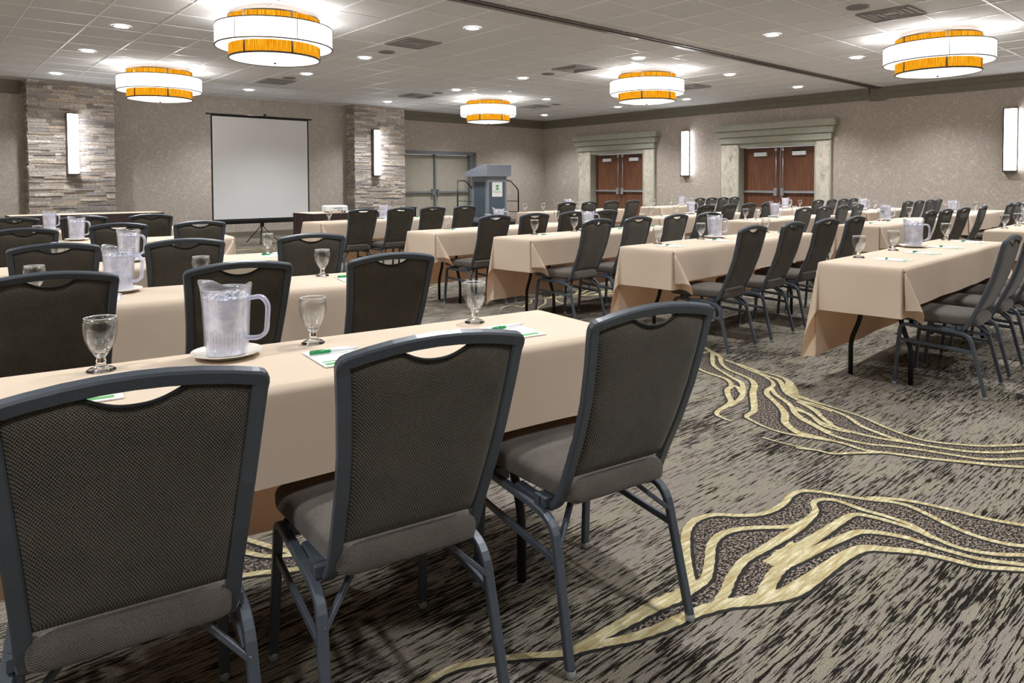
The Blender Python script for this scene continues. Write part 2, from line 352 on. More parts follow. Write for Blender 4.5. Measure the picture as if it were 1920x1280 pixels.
G2 = [([(400, 25), (470, 65), (540, 110), (600, 140), (660, 190)], [.02, .05, .06, .03]),
 ([(540, 110), (450, 130), (370, 170), (345, 220), (370, 270), (450, 320), (560, 360), (680, 400), (745, 440), (765, 490), (720, 530), (735, 600), (760, 660), (700, 710), (620, 760), (610, 800), (680, 840), (760, 870)], [.03, .04, .03, .04, .05, .05, .04, .015]),
 ([(765, 480), (830, 500), (870, 560)], [.04]),
 ([(560, 120), (560, 230), (590, 280), (680, 340), (780, 400), (870, 450), (893, 520), (880, 600), (820, 660), (740, 710)], [.05, .04, .035, .05, .05, .03]),
 ([(640, 180), (665, 250), (740, 310), (880, 370), (980, 420), (1018, 480), (1000, 560), (1010, 660), (1010, 760), (930, 820), (1020, 880), (1150, 940), (1300, 990), (1500, 1030), (1700, 1060), (1856, 1085)], [.05, .035, .04, .06, .06, .05, .02, .02, .035, .03]),
 ([(700, 205), (800, 240), (950, 310), (1100, 370), (1200, 430), (1222, 480), (1160, 530), (1155, 580), (1230, 650), (1310, 730), (1350, 800), (1350, 880), (1420, 950), (1530, 1020), (1620, 1045)], [.03, .02, .025, .05, .045, .06, .06, .045]),
 ([(1200, 510), (1250, 580), (1350, 650), (1420, 710), (1450, 770), (1530, 840), (1640, 900), (1760, 960), (1860, 1000)], [.04, .04, .06, .03]),
 ([(820, 240), (1000, 312), (1150, 375), (1290, 430), (1350, 540), (1420, 600), (1560, 680), (1700, 760), (1760, 830), (1860, 900)], [.02, .025, .05, .05, .02, .02, .03]),
 ([(1440, 740), (1600, 790), (1720, 870), (1860, 935)], [.04, .025]),
 ([(850, 248), (1050, 320), (1250, 372), (1380, 430), (1420, 520), (1470, 590), (1600, 640), (1750, 690), (1860, 710)], [.02, .02, .04, .11, .06, .02, .02]),
 ([(1440, 605), (1600, 680), (1750, 730), (1860, 765)], [.02]),
 ([(1100, 1050), (1250, 1090), (1450, 1140), (1650, 1180), (1860, 1222)], [.014])]
G3 = [([(-35, 270), (0, 283), (150, 340), (330, 400), (520, 460), (700, 540), (850, 600), (1000, 650), (1150, 680), (1350, 700), (1600, 715), (1920, 702), (2200, 690)], [.02, .03]),
 ([(-35, 310), (0, 322), (200, 380), (400, 460), (520, 540), (640, 590), (800, 650), (960, 690), (1200, 730), (1450, 762), (1700, 770), (1920, 757), (2200, 745)], [.02, .03, .04, .03, .03]),
 ([(-35, 335), (0, 345), (120, 410), (200, 480), (300, 550), (430, 590), (640, 640), (820, 670), (960, 690)], [.025, .035, .04, .03]),
 ([(-35, 385), (0, 402), (90, 450), (180, 530), (300, 572), (430, 600)], [.025]),
 ([(-35, 450), (0, 470), (120, 540), (250, 610), (400, 660), (600, 700), (820, 720), (1050, 750), (1300, 790), (1600, 830), (1920, 822), (2200, 820)], [.035, .03, .03]),
 ([(-35, 585), (0, 600), (200, 650), (400, 700), (560, 750), (800, 780), (1100, 820), (1400, 850), (1700, 880), (1920, 895), (2200, 915)], [.04, .035, .03, .045, .03]),
 ([(-35, 728), (0, 735), (150, 752), (280, 780), (450, 775), (700, 770), (800, 780)], [.016, .03])]
G4 = [([(-300, 90), (0, 150), (150, 200), (250, 230), (350, 260), (500, 300), (700, 330)], [.03]), ([(-300, 180), (80, 275), (200, 312), (330, 332), (500, 325), (700, 300)], [.035]), ([(-300, 500), (100, 480), (250, 460), (400, 445), (540, 430), (700, 400)], [.04])]
G5 = [([(660, 415), (700, 395), (760, 385), (830, 400), (860, 380), (905, 368)], [.03]), ([(900, 365), (915, 335), (1000, 325), (1010, 370), (960, 400), (940, 430)], [.035]), ([(1000, 325), (1060, 318), (1070, 290), (1115, 285), (1130, 320), (1085, 330), (1110, 360), (1180, 375)], [.04]), ([(1100, 290), (1200, 320), (1400, 345), (1600, 360)], [.03]), ([(380, 385), (420, 380), (470, 440)], [.03]), ([(80, 265), (120, 245), (160, 235)], [.03])]
fills = [[c1(*p) for p in [(620, 1010), (590, 900), (577, 705), (680, 655), (900, 640), (1000, 565), (1150, 580), (1310, 592), (1560, 630), (1840, 690), (2100, 735), (2100, 890), (1840, 857), (1560, 817), (1330, 780), (1240, 776), (1100, 850), (950, 945), (830, 972), (720, 985)]],
 [c1(*p) for p in [(365, 1085), (400, 1050), (500, 1010), (600, 975), (640, 995), (560, 1030), (470, 1065), (385, 1092)]],
 [c2(*p) for p in [(370, 180), (540, 125), (700, 205), (950, 290), (1250, 372), (1400, 430), (1470, 590), (1860, 710), (1860, 1085), (1500, 1030), (1150, 940), (960, 830), (1030, 700), (1030, 480), (880, 375), (760, 320), (600, 300), (770, 400), (870, 470), (860, 600), (780, 640), (750, 440), (500, 340), (370, 260)]],
 [c3(*p) for p in [(-2, 283), (330, 400), (700, 540), (1000, 650), (1350, 700), (1600, 715), (2200, 690), (2200, 915), (1700, 880), (1100, 820), (560, 750), (200, 650), (-2, 600)]],
 [c5(*p) for p in [(660, 415), (760, 385), (910, 340), (1100, 285), (1600, 360), (1600, 440), (900, 440)]],
 [c4(*p) for p in [(-300, 90), (150, 200), (350, 260), (700, 330), (700, 400), (400, 445), (100, 480), (-300, 500)]]]
grp = [(c1, G1), (c2, G2), (c3, G3), (c4, G4), (c5, G5)]
lines = [([f(*p) for p in P], [x*(.66 if x > .034 else .8) for x in w]) for f, G in grp for P, w in G]
def tri_fill(P, z):
    from mathutils.geometry import tessellate_polygon
    T = tessellate_polygon([[Vector((x, y, 0)) for x, y in P]])
    fl.add([(x, y, z) for x, y in P], [[a, b, c] if (Vector(P[b])-Vector(P[a])).cross(Vector(P[c])-Vector(P[a])) > 0 else [a, c, b] for a, b, c in T], 1)
def motif(dx, dy, ang, ls, fs):
    ca, sa = math.cos(ang), math.sin(ang)
    R = lambda p: (p[0]*ca-p[1]*sa+dx, p[0]*sa+p[1]*ca+dy)
    for F in fs: tri_fill([R(p) for p in F], .0006+random.random()*.0001)
    for P, w in ls: _z[0] += .000012; ribbon([R(p) for p in P], [x+.014 for x in w], 3, _z[0], -.005)
    for P, w in ls: _z[0] += .000012; ribbon([R(p) for p in P], w, 2, _z[0])
motif(0, 0, 0, lines, fills)
n1, n2 = len(G1), len(G1)+len(G2)+len(G3)
for dx, dy in ((-1.4, 5.3), (3.9, 4.2), (-2.2, 12.2), (2.6, 12.4), (7.4, 6.0), (8.2, 11.5), (6.2, 1.0), (11., 2.)):
    motif(dx, dy, 0, lines[:n2], fills[:4])
floor = struct(fl.build('floor', ['carpet', 'fill', 'cream', 'edge']))

# ------------------------------------------------------------------ ceiling with tile grid, partition track
cl = MB(); cl.add([(X0, Y0, CEIL), (X0, Y1, CEIL), (X1, Y1, CEIL), (X1, Y0, CEIL)], [[0, 1, 2, 3]], 0)
TY = 6.4
g = 1.9-.71*12
while g < X1:
    if g > X0: cl.box(g-.012, g+.012, Y0, Y1, CEIL-.006, CEIL+.01, 1); cl.box(g+.012, g+.017, Y0, Y1, CEIL-.0015, CEIL+.01, 2)
    g += .71
g = 5.39-.71*17
while g < TY-.2:
    if g > Y0: cl.box(X0, X1, g-.012, g+.012, CEIL-.005, CEIL+.01, 1); cl.box(X0, X1, g+.012, g+.017, CEIL-.0015, CEIL+.01, 2)
    g += .71
g = 7.09
while g < Y1:
    cl.box(X0, X1, g-.012, g+.012, CEIL-.005, CEIL+.01, 1); cl.box(X0, X1, g+.012, g+.017, CEIL-.0015, CEIL+.01, 2)
    g += .71
struct(cl.build('ceiling', ['ceiling', 'tbar', 'seam']))
tk = MB()
for a, b, z, mi in ((-.09, -.05, .022, 0), (-.05, -.022, .006, 1), (-.022, .022, .03, 0), (.022, .05, .006, 1), (.05, .09, .022, 0)):
    tk.box(X0, X1, TY+a, TY+b, CEIL-z, CEIL+.01, mi)
struct(tk.build('trim_1', ['track', 'dark']))

# ------------------------------------------------------------------ walls
def wallmesh(name, pieces, mat='wallpaper'):
    m = MB()
    for p in pieces: m.box(*p)
    return struct(m.build(name, mat))
T_ = .3
# right wall has two double doors
D2Y = (7.74, 9.76); D1Y = (12.82, 14.9); DH = 2.16
wallmesh('wall_right', [(XR, XR+T_, Y0, D2Y[0], 0, CEIL), (XR, XR+T_, D2Y[1], D1Y[0], 0, CEIL), (XR, XR+T_, D1Y[1], Y1+T_, 0, CEIL),
                        (XR, XR+T_, D2Y[0], D2Y[1], DH, CEIL), (XR, XR+T_, D1Y[0], D1Y[1], DH, CEIL)])
FDX = (10.3, 13.4); FDH = 2.2
wallmesh('wall_front', [(X0, FDX[0], YF, YF+T_, 0, CEIL), (FDX[1], XR, YF, YF+T_, 0, CEIL), (FDX[0], FDX[1], YF, YF+T_, FDH, CEIL)])
wallmesh('wall_left', [(X0-T_, X0, Y0, Y1+T_, 0, CEIL)]); wallmesh('wall_back', [(X0-T_, X1+T_, Y0-T_, Y0, 0, CEIL)])
# crown mouldings
def crown(name, segs):
    m = MB()
    for (x0, y0, x1, y1) in segs:
        for z0, z1, d in ((3.085, 3.12, .02), (3.12, 3.21, .035), (3.21, 3.235, .05), (3.235, CEIL, .075)):
            if y0 == y1: m.box(x0, x1, y0-d, y0, z0, z1)
            else: m.box(x0-d, x0, y0, y1, z0, z1)
    return struct(m.build(name, 'crown'))
crown('trim_2', [(XR, Y0, XR, TY-.2), (XR, TY+.16, XR, YF)])
tb = MB(); tb.box(XR-.03, XR, TY-.2, TY+.16, 3.05, CEIL); struct(tb.build('trim_3', 'crown'))
crown('trim_4', [(10.66, YF, XR, YF)]); crown('trim_5', [(X0, YF, 1.86, YF)])
bb = MB(); bb.box(X0, XR, YF-.012, YF, 0, .12); struct(bb.build('baseboard_front', 'crown'))
bb = MB(); bb.box(XR-.012, XR, Y0, 7.35, 0, .12).box(XR-.012, XR, 10.45, 12.35, 0, .12).box(XR-.012, XR, 15.5, YF, 0, .12); struct(bb.build('baseboard_right', 'crown'))

# ------------------------------------------------------------------ stone columns
def column(name, x0, x1, y0):
    m = MB(); cols = []
    pal = [(198, 187, 176), (180, 171, 163), (214, 204, 192), (160, 153, 148), (206, 190, 170), (222, 214, 203), (174, 170, 168), (192, 179, 163)]
    def course(fn, a0, a1, z, h):
        a = a0
        while a < a1-1e-6:
            L = random.choice([.1, .16, .22, .3, .36, .42])*random.uniform(.8, 1.2)
            if a1-a-L < .09: L = a1-a
            d = random.uniform(0., .028); fn(a+.001, a+L-.001, z+.001, z+h-.001, d)
            br = random.uniform(.88, 1.12); c = lin(tuple(q*br for q in random.choice(pal))); cols.extend([c]*6); a += L
    z = 0.
    m.box(x0+.04, x1-.04, y0+.04, YF-.001, 0, CEIL); cols.extend([lin((60, 54, 48))]*6)
    while z < CEIL-.005:
        h = min(random.choice([.03, .042, .055, .068]), CEIL-z)
        course(lambda a, b, z0, z1, d: m.box(a, b, y0-d, y0+.045, z0, z1), x0-random.uniform(0, .02), x1+random.uniform(0, .02), z, h)
        course(lambda a, b, z0, z1, d: m.box(x0-d, x0+.045, a, b, z0, z1), y0+.002, YF-.002, z, h)
        course(lambda a, b, z0, z1, d: m.box(x1-.045, x1+d, a, b, z0, z1), y0+.002, YF-.002, z, h)
        z += h
    o = m.build(name, 'stone'); at = o.data.color_attributes.new('stone_colour', 'FLOAT_COLOR', 'CORNER')
    k = 0
    for p, c in zip(o.data.polygons, cols):
        for _ in p.loop_indices: at.data[k].color = (*c, 1); k += 1
    return struct(o)
CY = 16.64
column('wall_stone_column_left', 1.93, 3.42, CY); column('wall_stone_column_right', 9.06, 10.58, CY)

# ------------------------------------------------------------------ wall sconces
def sconce_maker(label, group):
    t = thing('wall_sconce', label, 'wall light', group=group)
    # local: faces -y, wall plane at y=0, height 1.22 centred at z=0
    m = MB(); m.box(-.105, .105, -.03, 0, -.62, .62).box(-.105, .105, -.115, -.0, -.62, -.6).box(-.105, .105, -.115, 0, .6, .62)
    m.box(-.112, -.09, -.125, 0, -.62, .62).box(-.112, .108, -.125, 0, -.635, -.6); m.build('sconce_frame', 'bronze', t)
    m = MB(); m.box(-.09, .1, -.12, -.03, -.598, .598, bev=.008); m.build('light_diffuser', 'sconce', t)
    return t
place('sconce', sconce_maker, (2.66, CY-.03, 2.1), 0, 'tall glowing wall sconce on the left stone column', 'wall sconces')
place('sconce', sconce_maker, (9.64, CY-.03, 2.1), 0, 'tall glowing wall sconce on the right stone column beside the fire doors', 'wall sconces')
place('sconce', sconce_maker, (XR-.001, 11.4, 2.07), PI/2*3, 'tall glowing wall sconce between the two walnut double doors', 'wall sconces')
place('sconce', sconce_maker, (XR-.001, 3.9, 2.07), PI/2*3, 'tall glowing wall sconce on the plain wall at the far right edge', 'wall sconces')

# ------------------------------------------------------------------ walnut double doors on the right wall
def panic_door(name, y0, y1, n):
    root = bpy.data.objects.new(name, None); C.objects.link(root); root.location = (XR+.16, (y0+y1)/2, 0); struct(root)
    w = (y1-y0)/2
    for s in (-1, 1):
        a, b = (-w, -.004) if s < 0 else (.004, w)
        m = MB(); m.box(0, .05, a+.005, b-.005, .01, DH-.02); leaf = m.build('door_leaf', 'wood', root)
        mid = (a+b)/2
        m = MB(); m.box(-.07, -.02, a+.03, b-.03, 1.0, 1.055, bev=.008); m.box(-.09, 0, (b-.13 if s < 0 else a+.04), (b-.04 if s < 0 else a+.13), .93, 1.12, bev=.01)
        m.build('push_bar', 'steel', leaf)
        yy = b-.085 if s < 0 else a+.085
        m = MB(); m.sweep([(-.04, yy, 1.1), (-.04, yy, DH-.08)], circ(.013), (1, 0, 0)); m.box(-.06, 0, yy-.03, yy+.03, DH-.12, DH-.04, bev=.008)
        m.build('vertical_rod', 'steel', leaf)
        m = MB(); m.box(-.07, 0, mid-.17, mid+.17, DH-.24, DH-.14, bev=.008); m.build('door_closer', 'whiteplastic', leaf)
        m = MB(); m.box(-.05, -.03, mid-.05, mid+.2, DH-.13, DH-.11); m.build('closer_arm', 'dark', leaf)
    return root
panic_door('door_2', *D2Y, 2); panic_door('door_1', *D1Y, 1)
def surround(n, y0, y1, yl, yr, ht):
    # stepped head and jamb linings painted sage; pilasters of veined stone
    m = MB(); m.box(XR-.09, XR, y0-yl[0], y0, 0, 2.23).box(XR-.09, XR, y1, y1+yr[0], 0, 2.23); struct(m.build('trim_%d' % n, 'marble'))
    m = MB()
    m.box(XR-.1, XR, y0-yl[0]-.04, y0-yl[0], 0, 2.25).box(XR-.1, XR, y1+yr[0], y1+yr[0]+.04, 0, 2.25)
    m.box(XR-.1, XR+.2, y0-.012, y0+.02, 0, 2.2).box(XR-.1, XR+.2, y1-.02, y1+.012, 0, 2.2).box(XR-.06, XR+.2, y0, y1, DH-.015, 2.24)
    struct(m.build('trim_%d' % (n+1), 'trim'))
    m = MB()
    for k, (z0, z1, d, e) in enumerate(((2.24, 2.4, .13, 0.0), (2.4, 2.56, .17, .06), (2.56, 2.73, .22, .12))):
        m.box(XR-d, XR, y0-yl[0]-.05-e, y1+yr[0]+.05+e, z0+.022, z1)
        m.box(XR-d+.075, XR, y0-yl[0]+.0-e, y1+yr[0]-.0+e, z0-.001, z0+.024)
    struct(m.build('trim_%d' % (n+2), 'trim'))
surround(6, D2Y[0], D2Y[1], (.33,), (.5,), 0); surround(9, D1Y[0], D1Y[1], (.36,), (.5,), 0)

# ------------------------------------------------------------------ greige fire doors on the front wall
fd = bpy.data.objects.new('door_3', None); C.objects.link(fd); fd.location = (11.98, YF+.14, 0); struct(fd)
for s in (-1, 1):
    a, b = (-1.25, -.03) if s < 0 else (.03, 1.25)
    m = MB(); m.box(a, b, 0, .05, .01, 2.12); leaf = m.build('door_leaf', 'firedoor', fd)
    m = MB(); m.box(a+.05, b-.02, -.08, -.03, .985, 1.045, bev=.01); q = b-.1 if s < 0 else a+.02
    m.box(q, q+.08, -.1, 0, .93, 1.1, bev=.01); m.build('push_bar', 'firetrim', leaf)
m = MB(); m.box(-.03, .03, -.06, .05, .01, 2.14); m.build('centre_post', 'firetrim', fd)
m = MB(); m.box(FDX[0], 10.73, YF+.01, YF+.2, 0, FDH).box(13.23, FDX[1], YF+.01, YF+.2, 0, FDH).box(FDX[0], FDX[1], YF-.02, YF+.2, 2.125, FDH+.03)
m.box(FDX[1]-.03, FDX[1]+.05, YF-.02, YF+.1, 0, FDH+.03); struct(m.build('trim_12', 'firetrim'))

# ------------------------------------------------------------------ drum ceiling fixtures
def fixture_maker(label, group):
    t = thing('drum_ceiling_light', label, 'ceiling light', group=group)     # origin on the ceiling
    z0, z1, r0, r1 = -.565, -.06, .535, .688
    m = MB(); m.lathe([(r0, -.40), (r0, z0+.012)], 64); m.build('lower_amber_drum', 'amber', t)
    m = MB(); m.lathe([(r0, z1), (r0, -.22)], 64); m.build('upper_amber_drum', 'amber', t)
    m = MB(); m.lathe([(r1, -.18), (r1, -.42), (r1-.012, -.42), (r1-.012, -.18), (r1, -.18)], 64, smooth=False); m.build('white_band_shade', 'shade', t)
    m = MB(); m.lathe([(r1-.02, -.412), (r0+.004, -.412)], 64); m.build('band_underside', 'shade', t)
    m = MB(); m.lathe([(r0-.01, z0+.012), (.4, z0-.008), (.2, z0-.026), (.001, z0-.032)], 64); m.build('bottom_diffuser', 'diffuser', t)
    m = MB()
    for r, z, h in ((r0+.004, z0, .02), (r0+.004, z1-.014, .014), (r1+.004, -.424, .012), (r1+.004, -.186, .012)):
        m.lathe([(r, z), (r, z+h), (r-.014, z+h), (r-.014, z), (r, z)], 64, smooth=False)
    for k in range(6):
        a = PI/3*k+.5; ca, sa = math.cos(a), math.sin(a)
        m.sweep([(ca*(r0+.004), sa*(r0+.004), z0+.01), (ca*(r0+.004), sa*(r0+.004), z1)], rrect(.006, .024, .001), (ca, sa, 0), smooth=False)
        m.sweep([(ca*(r1+.003), sa*(r1+.003), -.42), (ca*(r1+.003), sa*(r1+.003), -.18)], rrect(.004, .007, .001), (ca, sa, 0), smooth=False)
        m.sweep([(ca*r0, sa*r0, -.405), (ca*r1, sa*r1, -.405)], rrect(.008, .008, .001), (0, 0, 1), smooth=False)
    m.build('metal_rims', 'bronze', t)
    m = MB(); m.lathe([(.001, z0-.03), (.018, z0-.034), (.02, z0-.04), (.012, z0-.048), (.001, z0-.052)], 16); m.build('finial', 'bronze', t)
    m = MB(); m.lathe([(.3, -.0005), (.3, -.03), (.06, -.05), (.06, -.3), (.001, -.3)], 32); m.build('ceiling_canopy', 'whiteplastic', t)
    for k in range(4):
        a = PI/2*k+.3; L = bpy.data.lights.new('bulb', 'POINT'); L.energy = POINT_W; L.shadow_soft_size = .05; L.color = (1, .985, .965)
        b = bpy.data.objects.new('bulb', L); C.objects.link(b); b.parent = t; b.location = (math.cos(a)*.612, math.sin(a)*.612, -.17)
    return t
for x, y, lab in ((3.52, 8.45, 'large lit amber and white drum ceiling light, the nearest one at upper left'), (3.56, 13.65, 'lit amber and white drum ceiling light above the left stone column end of the room'),
                  (11.05, 13.52, 'smallest looking lit drum ceiling light, farthest away near the fire doors corner'), (10.68, 8.33, 'lit amber and white drum ceiling light in front of the first walnut double door'),
                  (11.1, 3.53, 'lit amber and white drum ceiling light at the upper right over the right wall')):
    place('fixture', fixture_maker, (x, y, CEIL), 0, lab, 'drum ceiling lights')
for x, y in ((3.5, 3.4), (3.5, -1.6), (11., -1.6), (-3.6, 8.4), (-3.6, 3.4), (-3.6, 13.6), (-3.6, -1.6)):
    dup(_first['fixture'], (x, y, CEIL), 0, 'lit drum ceiling light outside the view behind or left of the camera', 'drum ceiling lights outside the view')

# ------------------------------------------------------------------ recessed downlights
def down_maker(label, group):
    t = thing('recessed_downlight', label, 'downlight', group=group)
    m = MB(); m.lathe([(.115, -.0005), (.112, -.006), (.088, -.008), (.084, -.002)], 32); m.build('trim_ring', 'whiteplastic', t)
    m = MB(); m.lathe([(.085, -.0035), (.001, -.0035)], 32); m.build('lens', 'lens', t)
    L = bpy.data.lights.new('lamp', 'SPOT'); L.energy = SPOT_W; L.spot_size = math.radians(125); L.spot_blend = .8; L.shadow_soft_size = .08; L.color = (.965, .98, 1)
    b = bpy.data.objects.new('lamp', L); C.objects.link(b); b.parent = t; b.location = (0, 0, -.03)
    return t
GX = [2.2513, 5.8439, 9.3647, 12.1454, 14.8681]; GY = [5.086, 7.4752, 10.3663, 12.5735, 15.4763]
xn = ['leftmost column of downlights', 'second column of downlights from the left', 'middle column of downlights', 'column of downlights right of the middle', 'column of downlights nearest the right wall']
yn = ['nearest', 'second nearest', 'halfway', 'second farthest', 'farthest']
for i, x in enumerate(GX):
    for j, y in enumerate(GY):
        hid = (i, j) in ((0, 0), (0, 1), (1, 0), (3, 2), (3, 4), (4, 3))
        place('down', down_maker, (x, y, CEIL-.007), 0, 'small round lit downlight beyond the edge or hidden by a drum light' if hid else '%s downlight in the %s' % (yn[j], xn[i]), 'recessed downlights hidden from view' if hid else 'recessed downlights')
for x in [-4.6, -1.3]+GX:
    for y in ([2.2, -.8, -4.] if x > 0 else [2.2, -.8, -4., 5.1, 7.5, 10.4, 12.6, 15.5]):
        dup(_first['down'], (x, y, CEIL-.007), 0, 'small round lit downlight outside the view', 'recessed downlights outside the view')

# vents and ceiling speakers
def vent_maker(label, group):
    t = thing('ceiling_vent', label, 'air vent', group=group)
    m = MB(); m.box(-.3, .3, -.3, .3, -.002, .0)
    for k in range(4):
        a = .3-.07*k
        for sx in (-1, 1): m.box(sx*a-.006, sx*a+.006, -a, a, -.018+.002*k, -.002); m.box(-a, a, sx*a-.006, sx*a+.006, -.018+.002*k, -.002)
    m.build('louvres', 'vent', t); return t
for x, y, lab in ((5.79, 8.83, 'square air vent beside the nearest drum ceiling light'), (9.31, 8.89, 'square air vent left of the drum light by the first walnut door'), (9.25, 14.01, 'square air vent left of the farthest drum light'),
                  (9.33, 3.5, 'square air vent at the top right above the room'), (5.78, 13.86, 'square air vent right of the far left drum light'), (13.0, 8.93, 'square air vent right of the drum light by the first walnut door'), (13.0, 13.9, 'square air vent right of the farthest drum light')):
    place('vent', vent_maker, (x, y, CEIL-.006), 0, lab, 'ceiling air vents')
def spk_maker(label, group):
    t = thing('ceiling_speaker', label, 'speaker', group=group)
    m = MB(); m.lathe([(.13, -.0), (.128, -.008), (.118, -.01)], 28); m.build('speaker_rim', 'vent', t)
    m = MB(); m.lathe([(.118, -.009), (.06, -.012), (.001, -.012)], 28); m.build('speaker_grille', 'grille', t); return t
for x, y, lab in ((5.86, 9.7, 'round ceiling speaker beyond the nearest vent'), (9.37, 9.65, 'round grey ceiling speaker in the middle of the ceiling'), (9.36, 13.29, 'round grey ceiling speaker before the farthest drum light'),
                  (8.68, 3.63, 'round grey ceiling speaker beside the top right vent'), (5.8, 13.25, 'round ceiling speaker near the vent over the screen'), (13.1, 13.2, 'round ceiling speaker right of the farthest drum light')):
    place('spk', spk_maker, (x, y, CEIL-.006), 0, lab, 'ceiling speakers')

# ------------------------------------------------------------------ banquet chair (origin on floor midway between the rear feet, +y faces the table)
YC = [(.38, .11), (.43, .088), (.5, .058), (.6, .013), (.7, -.024), (.8, -.051), (.9, -.073), (.96, -.086)]
HW = [(.38, .182), (.43, .182), (.5, .183), (.6, .187), (.7, .193), (.8, .201), (.9, .210), (.96, .216)]
def interp(T, z):
    if z <= T[0][0]: return T[0][1]
    for (a, p), (b, q) in zip(T, T[1:]):
        if z <= b: return p+(q-p)*(z-a)/(b-a)
    return T[-1][1]
FW, FD = .0295, .022
def scoop(x): return .027*max(0., 1-(abs(x)/.082)**2.3)**1.3
def arch(x): return .942-.026*(x/.21)**2
def chair_maker(label, group):
    t = thing('banquet_chair', label, 'chair', group=group)
    side = [(.9, 0), (.8, 0), (.7, 0), (.6, 0), (.5, 0), (.45, 0)]
    R = []
    R += [(0, 0, 0)]
    hx = lambda z: interp(HW, z)-FW/2+.004
    up = [(hx(z), interp(YC, z), z) for z in (.42, .45, .5, .55, .6, .65, .7, .75, .8, .85, .88)]
    low = [(.17, .30, .374), (.17, .21, .374), (.17, .155, .374), (.17, .13, .38), (.1705, .112, .395)]
    top = [(x, interp(YC, .93)-.003*(1-(x/.2)**2), arch(x)-FW/2) for x in (.18, .15, .1, .05)]
    zc = arch(.2)-FW/2; cor = list(tuple(p) for p in bezier_corner([up[-1], (hx(.92), interp(YC, .92), zc), top[0]], .014, 3))[1:-1]
    right = low+up+cor+top
    path = right+[(0, interp(YC, .93)-.003, arch(0)-FW/2)]+[(-x, y, z) for x, y, z in reversed(right)]
    m = MB(); m.sweep(path, rrect(FW, FD, .004), (1, 0, 0), smooth=False); m.build('back_frame', 'frame', t)
    # back panel with the grip opening under the top rail
    def panel(off, thick, rear, name, mat, inset=0.):
        nu, nv = 28, 26; vs = []; fs = []
        for j in range(nv+1):
            for i in range(nu+1):
                u = -1+2*i/nu; vv = j/nv
                xt = u*(interp(HW, .9)-.022-inset); z1 = arch(xt)-FW-.001-inset
                z1 -= scoop(xt)
                z = .474+inset+(z1-.474-inset)*vv; x = u*(interp(HW, z)-.019-inset)
                e = max(0., (1-abs(u)**7))**.5*max(0., (1-abs(2*vv-1)**9))**.5
                vs.append((x, interp(YC, z)+off+(-1 if rear else 1)*thick*e, z))
        for j in range(nv):
            for i in range(nu):
                a = j*(nu+1)+i; q = [a, a+1, a+nu+2, a+nu+1]; fs.append(q if rear else q[::-1])
        return vs, fs
    m = MB(); v1, f1 = panel(0, .016, True, '', ''); v2, f2 = panel(0, .026, False, '', ''); m.add(v1, f1, 0, True); m.add(v2, f2, 0, True)
    m.build('backrest', 'back', t)
    # welt around the grip opening
    pts = [(x, interp(YC, arch(x)-.03)-.004, arch(x)-FW-.001-scoop(x)) for x in [-.082+.0082*k for k in range(21)]]
    m = MB(); m.sweep(pts, circ(.004, 6), (0, 1, 0)); m.build('grip_welt', 'piping', t)
    # seat cushion
    m = MB(); rings = []
    def outline(ins):
        P = []; hf, hb, y0, y1, r = .213-ins, .166-ins*.8, .045+ins, .50-ins, max(.012, .055-ins*.3)
        cs = [(hf, y1, r), (-hf, y1, r), (-hb, y0, r*.6), (hb, y0, r*.6)]
        n = len(cs)
        for k in range(n):
            p = Vector((cs[k][0], cs[k][1], 0)); a = (Vector((cs[k-1][0], cs[k-1][1], 0))-p).normalized(); b = (Vector((cs[(k+1) % n][0], cs[(k+1) % n][1], 0))-p).normalized(); r = cs[k][2]
            side_n = 6
            for q in range(side_n+1):
                s = q/side_n; P.append((p+a*r)*(1-s)**2+p*2*s*(1-s)+(p+b*r)*s*s)
            nxt = cs[(k+1) % n]; e0 = p+b*r; e1 = Vector((nxt[0], nxt[1], 0))-b*nxt[2]
            for q in range(1, 5): P.append(e0.lerp(e1, q/5))
        return P
    base = outline(0); cen = Vector((0, .27, 0)); lay = []
    for ins, z in ((.03, .403), (.012, .405), (.002, .412), (0, .424), (.0, .442), (.004, .453), (.011, .4605), (.022, .466), (.045, .4705)): lay.append([(p.x, p.y, z) for p in outline(ins)])
    o = outline(.045)
    for f in (.8, .55, .3): lay.append([(cen.x+(p.x-cen.x)*f, cen.y+(p.y-cen.y)*f, .4705+.011*(1-f*f)) for p in o])
    n = len(base); vs = [p for L in lay for p in L]; fs = []
    for k in range(len(lay)-1):
        for i in range(n): j = (i+1) % n; fs.append([k*n+j, k*n+i, (k+1)*n+i, (k+1)*n+j])
    fs.append(list(range(n))); fs.append([(len(lay)-1)*n+i for i in range(n)][::-1])
    m.add(vs, fs, 0, True); m.build('seat', 'seat', t)
    for s in (-1, 1):
        x = .2
        m = MB(); m.sweep(bezier_corner([(s*.2135, .478, .02), (s*.203, .448, .384), (s*.2, .36, .376)], .05), rrect(.024, .02, .003), (1, 0, 0), smooth=False); lg = m.build('leg', 'frame', t)
        m = MB(); m.lathe([(.001, 0), (.011, .0), (.0138, .005), (.0138, .018), (.011, .022)], 12, cx=s*.2135, cy=.4785); m.build('glide', 'glide', lg)
        m = MB(); m.sweep(bezier_corner([(s*.2135, 0.002, .02), (s*.201, .085, .362), (s*.2, .2, .372)], .06), rrect(.024, .02, .003), (1, 0, 0), smooth=False); lg = m.build('leg', 'frame', t)
        m = MB(); m.lathe([(.001, 0), (.011, .0), (.0138, .005), (.0138, .018), (.011, .022)], 12, cx=s*.2135, cy=0.); m.build('glide', 'glide', lg)
